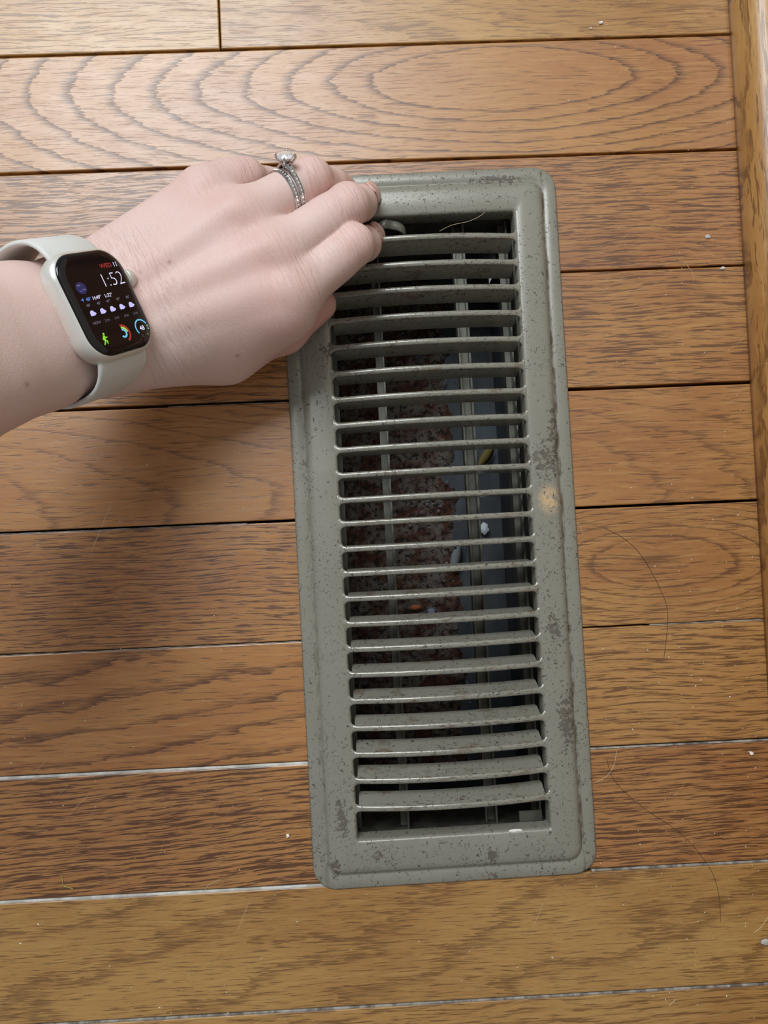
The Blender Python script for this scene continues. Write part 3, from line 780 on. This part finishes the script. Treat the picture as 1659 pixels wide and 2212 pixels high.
strap([(-18.6, -5.2, 12.2), (-21.5, -6.4, 12.4), (-25.0, -9.8, 12.0), (-27.8, -16, 11.2), (-29.0, -25, 10.8), (-28.0, -35, 10.6), (-24, -43.5, 10.5), (-15, -49.5, 10.4), (3, -50.2, 10.4)], 'band')

# display content
G = {k: glow('display_' + k, h, s) for k, (h, s) in dict(white=('#e6e2ff', 1.0), red=('#b0302c', .8), grey=('#8d88a0', .55), dim=('#6a667c', .45), blue=('#5d8df0', .9), cyan=('#6cc8f0', .9), green=('#8fe23c', .95), mint=('#8fe0a0', .8), lime=('#b8e860', .8), earth=('#34306e', .6), earth2=('#7d78a8', .6), lav=('#c9c4ff', 1.0), amber=('#7a8a50', .6)).items()}
ZD = 0.05
def text(name, s, x, y, size, mat, bold=0.0, align='CENTER', sx=1.0):
    cu = bpy.data.curves.new(name, 'FONT'); cu.body = s; cu.size = 1.0; cu.align_x = align; cu.align_y = 'CENTER'; cu.offset = bold; cu.extrude = 0.01; cu.resolution_u = 4
    tmp = bpy.data.objects.new('tmp', cu); COL.objects.link(tmp)
    dg = bpy.context.evaluated_depsgraph_get(); me = bpy.data.meshes.new_from_object(tmp.evaluated_get(dg))
    bpy.data.objects.remove(tmp)
    # normalise the cap height to `size` mm
    ys = [v.co.y for v in me.vertices]; xs = [v.co.x for v in me.vertices]; k = size / (max(ys) - min(ys)); yc = (max(ys) + min(ys)) / 2
    xc = (max(xs) + min(xs)) / 2 if align == 'CENTER' else (min(xs) if align == 'LEFT' else max(xs))
    for v in me.vertices: v.co = Vector(((v.co.x - xc) * k * sx + x, (v.co.y - yc) * k + y, ZD + v.co.z * 0.5)) * MM
    me.materials.clear(); me.materials.append(mat)
    o = bpy.data.objects.new(name, me); COL.objects.link(o); o.parent = screen
    return o
def flat(name, loops, mat, th=0.03):
    mb = MB()
    for lp_ in loops: mb.loft([[(a, b, ZD - th) for a, b in lp_], [(a, b, ZD + th) for a, b in lp_]], True, True, True)
    return mb.build(name, mat, screen)
def arc(name, cx, cy, r, w, a0, a1, mat):
    n = max(8, int(abs(a1 - a0) / 8)); rings = []
    for i in range(n + 1):
        a = math.radians(a0 + (a1 - a0) * i / n); c_, s_ = math.cos(a), math.sin(a)
        rings.append([(cx + (r - w) * c_, cy + (r - w) * s_, ZD - .03), (cx + (r + w) * c_, cy + (r + w) * s_, ZD - .03), (cx + (r + w) * c_, cy + (r + w) * s_, ZD + .03), (cx + (r - w) * c_, cy + (r - w) * s_, ZD + .03)])
    return MB().loft(rings, True, True, True).build(name, mat, screen)
text('weekday', 'WED', 6.9, 12.6, 1.65, G['red'], 0.012, sx=1.12); text('date', '11', 11.7, 12.6, 1.65, G['white'], 0.01)
text('clock_time', '1:52', 12.6, 7.45, 4.8, G['white'], -0.022, 'RIGHT', 0.98)
text('temperature', '48\u00b0', -8.1, 2.1, 1.35, G['blue'], 0.006); flat('location_arrow', [[(-11.7, 2.1), (-10.4, 2.75), (-10.6, 1.45), (-10.9, 2.0)]], G['blue'])
text('temperature_high', 'H:49\u00b0', -4.0, 2.1, 1.35, G['white'], 0.008); text('temperature_low', 'L:32\u00b0', 1.75, 2.1, 1.35, G['white'], 0.008)
for x, s in zip((-9.4, -4.4, .4, 5.4, 10.4), ('48\u00b0', '48\u00b0', '47\u00b0', '47\u00b0', '46\u00b0')): text('hourly_temperature', s, x, 0.0, 1.1, G['grey'], 0.004)
for x, s, mt in zip((-9.3, -4.3, .55, 5.55, 10.5), ('NOW', '2PM', '3PM', '4PM', '5PM'), ('white', 'dim', 'dim', 'dim', 'dim')): text('hour', s, x, -6.5, 1.0, G['grey' if mt == 'white' else 'dim'], 0.006)
def circ(cx, cy, rx, ry, n=18): return [(cx + rx * math.cos(2 * math.pi * i / n), cy + ry * math.sin(2 * math.pi * i / n)) for i in range(n)]
for x in (-9.1, -4.2, .7, 5.55, 10.5):
    out = []
    for i in range(28):
        a = 2 * math.pi * i / 28; r = 1.25 + .12 * math.cos(3 * a + .5)
        out.append((x + r * 1.08 * math.cos(a), -3.2 + max(-.72, r * .80 * math.sin(a) * (1.15 if math.cos(a) < .45 else .72))))
    flat('cloud_icon', [out], G['lav'])
flat('earth_picture', [circ(-9.0, 6.3, 2.35, 2.15, 24)], G['earth'])
flat('earth_cloud', [[(a, b) for a, b in circ(-9.6, 7.3, .9, .28, 12)], circ(-8.0, 5.6, .8, .22, 12), circ(-9.6, 5.2, .55, .16, 10)], G['earth2'], 0.05)
# walking figure
def seg(a, b, w):
    a, b = np.array(a, float), np.array(b, float); t = (b - a) / np.linalg.norm(b - a); n_ = np.array([-t[1], t[0]]) * w
    a = a - t * w * .6; b = b + t * w * .6
    return [tuple(a + n_), tuple(a - n_), tuple(b - n_), tuple(b + n_)]
mx, my = -9.35, -12.7
flat('walking_figure', [circ(mx + .45, my + 1.85, .42, .42, 12), seg((mx + .2, my + 1.1), (mx - .1, my - .3), .42), seg((mx - .1, my - .4), (mx + .75, my - .9), .24), seg((mx + .75, my - .9), (mx + .55, my - 1.7), .2),
     seg((mx - .1, my - .4), (mx - .45, my - 1.2), .26), seg((mx - .45, my - 1.2), (mx - 1.1, my - 1.8), .2), seg((mx + .25, my + 1.0), (mx + .9, my + .35), .17), seg((mx + .9, my + .35), (mx + 1.45, my + .6), .15), seg((mx + .15, my + 1.0), (mx - .6, my + .5), .17), seg((mx - .6, my + .5), (mx - .75, my - .15), .15)], G['green'])
arc('activity_ring', .4, -12.4, 3.0, .36, 95, -72, G['red']); arc('activity_ring', .4, -12.4, 2.15, .34, 92, 5, G['lime']); arc('activity_ring', .4, -12.4, 1.35, .36, 95, -140, G['cyan'])
arc('temperature_gauge', 10.4, -12.1, 3.05, .26, 215, 20, G['cyan']); arc('temperature_gauge', 10.4, -12.1, 3.05, .26, 10, -3, G['mint']); arc('temperature_gauge', 10.4, -12.1, 3.05, .26, -12, -22, G['mint'])
text('gauge_value', '48', 10.3, -12.25, 1.75, G['white'], 0.010); text('gauge_minimum', '32', 9.0, -15.0, .95, G['dim'], .005); text('gauge_maximum', '49', 11.8, -15.0, .95, G['amber'], .005)

# ------------------------------------------------------------------ rings on the ring finger
M['gold'] = metal_material('polished_white_gold', '#c4c2c0', '#dcdad8', 0.16, 1.0, 0.5)
t = Tree('diamond'); M['diamond'] = t.set(Base_Color=(1, 1, 1, 1), Roughness=0.02, IOR=2.2, Metallic=0.55, Specular_IOR_Level=0.9)
RJ = J['ring']; rax = (RJ[1] - RJ[0]); rlen = np.linalg.norm(rax); rax /= rlen
rup = np.array([-0.05, 0.62, 0.78]); rup -= rax * float(rup @ rax); rup /= np.linalg.norm(rup); rsd = np.cross(rup, rax)
def finger_ring(name, s, label, tilt, stone):
    cpos = RJ[0] + rax * s + np.array([0, 0, -0.3])
    e = empty(name, tuple(cpos * MM)); tag(e, label, 'ring', 'rings stacked on the ring finger')
    ax = rax + tilt * rup; ax /= np.linalg.norm(ax); u = rup - ax * float(rup @ ax); u /= np.linalg.norm(u); w = np.cross(ax, u)
    m = np.eye(4); m[:3, 0] = w; m[:3, 1] = ax; m[:3, 2] = u; m[:3, 3] = cpos * MM; e.matrix_world = Matrix(m.tolist())
    R = 9.55; n = 64; rings = []
    for i in range(n):
        a = 2 * math.pi * i / n; ca, sa = math.sin(a), math.cos(a)
        hw_ = 1.35 * (1 - .18 * (1 - sa) / 2)
        sec = [(-hw_, 0), (-hw_, .8), (-hw_ * .8, 1.15), (-hw_ * .55, 1.15), (-hw_ * .5, .85), (hw_ * .5, .85), (hw_ * .55, 1.15), (hw_ * .8, 1.15), (hw_, .8), (hw_, 0)]
        lift = 0.0
        if stone: lift = 2.6 * max(0.0, sa) ** 10
        rings.append([(ca * (R + q), p_, sa * (R + q) + lift) for p_, q in sec])
    rings.append(rings[0]); MB().loft(rings, True).build('band', M['gold'], e, True).data.set_sharp_from_angle(angle=math.radians(35))
    # small set stones along the visible shoulders
    for i in range(-11, 12):
        a = i * math.radians(8.2)
        if stone and abs(i) < 3: continue
        r0 = R + 1.0; lift = 2.6 * max(0.0, math.cos(a)) ** 10 if stone else 0
        bm_ = MB(); cx, cz = math.sin(a) * r0, math.cos(a) * r0 + lift; tx, tz = math.cos(a), -math.sin(a); nx_, nz_ = math.sin(a), math.cos(a)
        ring_ = [(cx + tx * .52 * math.cos(k * math.pi / 3), .52 * math.sin(k * math.pi / 3), cz + tz * .52 * math.cos(k * math.pi / 3)) for k in range(6)]
        top = [(p_[0] * .0 + cx + (p_[0] - cx) * .5 + nx_ * .35, p_[1] * .5, cz + (p_[2] - cz) * .5 + nz_ * .35) for p_ in ring_]
        bm_.loft([ring_, top], True, True, True).build('small_stone', M['diamond'], e)
    if stone:
        zc = R + 5.8; n = 8
        def rg(r_, ph, z_): return [(r_ * math.cos(2 * math.pi * (k + ph) / n), r_ * math.sin(2 * math.pi * (k + ph) / n), z_) for k in range(n)]
        v_ = rg(3.8, 0, zc) + rg(3.35, .5, zc + .55) + rg(2.1, 0, zc + 1.35) + rg(2.6, .5, zc - 1.1) + [(0, 0, zc - 3.0)]
        f_ = []
        for k in range(n):
            l_ = (k + 1) % n
            f_ += [(k, l_, n + k), (n + k, l_, n + l_), (n + k, n + l_, 2 * n + l_), (n + k, 2 * n + l_, 2 * n + k), (k, 3 * n + k, l_), (3 * n + k, 3 * n + l_, l_), (3 * n + k, 4 * n, 3 * n + l_)]
        f_.append(tuple(range(2 * n, 3 * n)))
        MB().add(v_, f_).build('diamond', M['diamond'], e)
        for k in range(4):
            a = math.radians(45 + 90 * k); c_, s_ = math.cos(a), math.sin(a)
            pts = catmull([(1.0 * c_, 1.0 * s_, R + .6), (1.9 * c_, 1.9 * s_, R + 2.6), (3.9 * c_, 3.9 * s_, R + 4.8), (4.1 * c_, 4.1 * s_, R + 6.1), (3.4 * c_, 3.4 * s_, R + 6.7)], 4)
            MB().tube(pts, [.48] * (len(pts) - 3) + [.5, .52, .4], 8).build('prong', M['gold'], e, True)
        g_ = [(2.1 * math.cos(2 * math.pi * k / 24), 2.1 * math.sin(2 * math.pi * k / 24), R + 3.1) for k in range(25)]
        MB().tube(g_, .35, 8).build('basket', M['gold'], e, True)
        for sgn_ in (-1, 1):
            for ys_ in (-.75, .75):
                pts = catmull([(sgn_ * 6.2, ys_, R - 1.6), (sgn_ * 4.0, ys_, R + 1.2), (sgn_ * 2.2, ys_, R + 3.2)], 5)
                MB().tube(pts, .42, 8).build('cathedral_shoulder', M['gold'], e, True)
            for q in range(3):
                cx = sgn_ * (4.6 - q * 1.1); cz = R - .2 + q * .7
                pts = [(cx + .55 * math.cos(a), 0.9, cz + .55 * math.sin(a)) for a in np.linspace(0, 5.2, 12)]
                MB().tube(pts, .18, 6).build('filigree_scroll', M['gold'], e, True)
    return e
finger_ring('wedding_band', rlen * .60, 'slim white gold band with small stones, nearer the knuckle', -0.14, False)
finger_ring('engagement_ring', rlen * .60 + 2.9, 'white gold ring with a large raised round diamond', -0.16, True)

# ------------------------------------------------------------------ small things on the floor: hairs, scraps, dust
def hair(pts, mat, label, r=0.09):
    p3 = []
    for i, q in enumerate(catmull([np.array([a, b, 0.0]) for a, b in pts], 8)):
        w = P(q[0], q[1], 0.0); p3.append((w[0], w[1], 0.14 + .12 * math.sin(i * .6) ** 2))
    o = MB().tube(p3, r, 5).build('hair_strand', mat, None, True); tag(o, label, 'hair'); return o
hair([(1305, 1140), (1350, 1165), (1385, 1200), (1420, 1260), (1441, 1315), (1440, 1370), (1434, 1420)], M['hair_dark'], 'long dark hair curving over the boards right of the register', .08)
hair([(1310, 1640), (1330, 1690), (1390, 1745), (1470, 1800), (1530, 1870), (1552, 1930), (1556, 1990)], M['hair_dark'], 'long dark hair right of the register corner, near the moulding', .08)
hair([(1286, 1690), (1308, 1678), (1325, 1655), (1332, 1622)], M['hair_pale'], 'short pale hair lying against the lower right register edge', .10)
hair([(1247, 1130), (1256, 1145), (1259, 1158)], M['hair_pale'], 'tiny pale hair at the right register edge', .09)
hair([(1628, 2014), (1642, 2004), (1654, 1988), (1664, 1972)], M['hair_pale'], 'pale hair by the right frame edge, low in the picture', .12)
hair([(440, 1925), (455, 1908), (478, 1900)], M['hair_pale'], 'short reddish hair over the pale seam at lower left', .09)
hair([(1455, 555), (1480, 570), (1495, 590), (1497, 608)], M['hair_pale'], 'pale hair curl on the boards left of the moulding, upper right', .08)
o = hair([(948, 505), (975, 492), (1010, 484), (1036, 472), (1046, 462)], M['hair_pale'], 'thin pale hair caught in the topmost register slot', .09)
o.location.z = 0.003
hair([(1445, 2172), (1460, 2158)], M['hair_pale'], 'short straight pale fibre on the lowest full board', .12)
M['thread'] = plain('yellow_green_thread', '#a8a24a', 0.7)
th = MB().tube([(w[0], w[1], .25) for w in [P(q[0], q[1], 0) for q in catmull([(132, 1890), (136, 1900), (137, 1912), (147, 1916), (158, 1919)], 5)]], .22, 6).build('thread', M['thread'], None, True)
tag(th, 'curled yellow green thread on the dark board at lower left', 'thread')
M['chip'] = plain('grey_paint_chip', '#b9b2aa', 0.6)
def scrap(name, px_, py_, r, mat, label, cat, seed):
    q = P(px_, py_, 0); o = blob(name, (q[0], q[1], r[2] * .75), r, mat, seed, lump=.5); tag(o, label, cat)
scrap('paint_chip', 1529, 512, (1.3, 1.0, .4), M['chip'], 'grey paint chip on the board near the moulding, upper right', 'chip', 2.)
scrap('paint_chip', 1653, 2034, (2.0, 1.5, .6), M['chip'], 'pale scrap at the right frame edge, low in the picture', 'chip', 4.)
scrap('crumb', 1298, 50, (1.1, .7, .5), M['speck'], 'white crumb on the topmost board near the moulding', 'crumb', 12.)
scrap('crumb', 1276, 62, (.6, .4, .35), M['speck'], 'smaller white crumb left of the crumb on the topmost board', 'crumb', 15.)
scrap('crumb', 1622, 1627, (1.0, .8, .7), M['speck'], 'white crumb at the right edge below the middle seam', 'crumb', 17.)
scrap('crumb', 1560, 580, (.9, .7, .6), M['speck'], 'white crumb on a seam near the moulding', 'crumb', 19.)
scrap('crumb', 622, 1805, (.8, 1.0, .6), M['speck'], 'white crumb on the dark board left of the register', 'crumb', 21.)
q = P(1112, 1788, 0); o = blob('paint_drip', (q[0], q[1], 3.4), (3.2, .7, .5), M['speck'], 31.); tag(o, 'white paint drip on the bottom edge of the register opening', 'paint drip')
def dust():
    random.seed(23); mb = MB(); n = 0
    while n < 430:
        x, y = random.uniform(0, 1640), random.uniform(0, 2212)
        wgt = .18 + .82 * max(0, (x - 1180) / 460)
        if random.random() > wgt or (600 < x < 1300 and 350 < y < 1930 and random.random() < .85): continue
        q = P(x, y, 0); z0 = 0.0
        if q[0] > TRIM_X - 1: continue
        if abs(q[0]) < 68 and abs(q[1] + 4) < 171: continue
        s = random.uniform(.10, .24) * (1.6 if random.random() < .08 else 1); a = random.random() * 6.28; el = random.uniform(1, 2.2)
        ca, sa = math.cos(a), math.sin(a)
        v = [(q[0] + s * (el * u * ca - w * sa), q[1] + s * (el * u * sa + w * ca), z) for u, w, z in ((1, 0, .02), (0, 1, .02), (-1, 0, .02), (0, -1, .02), (0, 0, s * 1.1))]
        mb.add(v, [(0, 1, 4), (1, 2, 4), (2, 3, 4), (3, 0, 4), (3, 2, 1, 0)]); n += 1
    return mb.build('floor_dust', M['speck'])
tag(dust(), 'white dust specks scattered over the boards, densest beside the moulding', 'dust', kind='stuff')
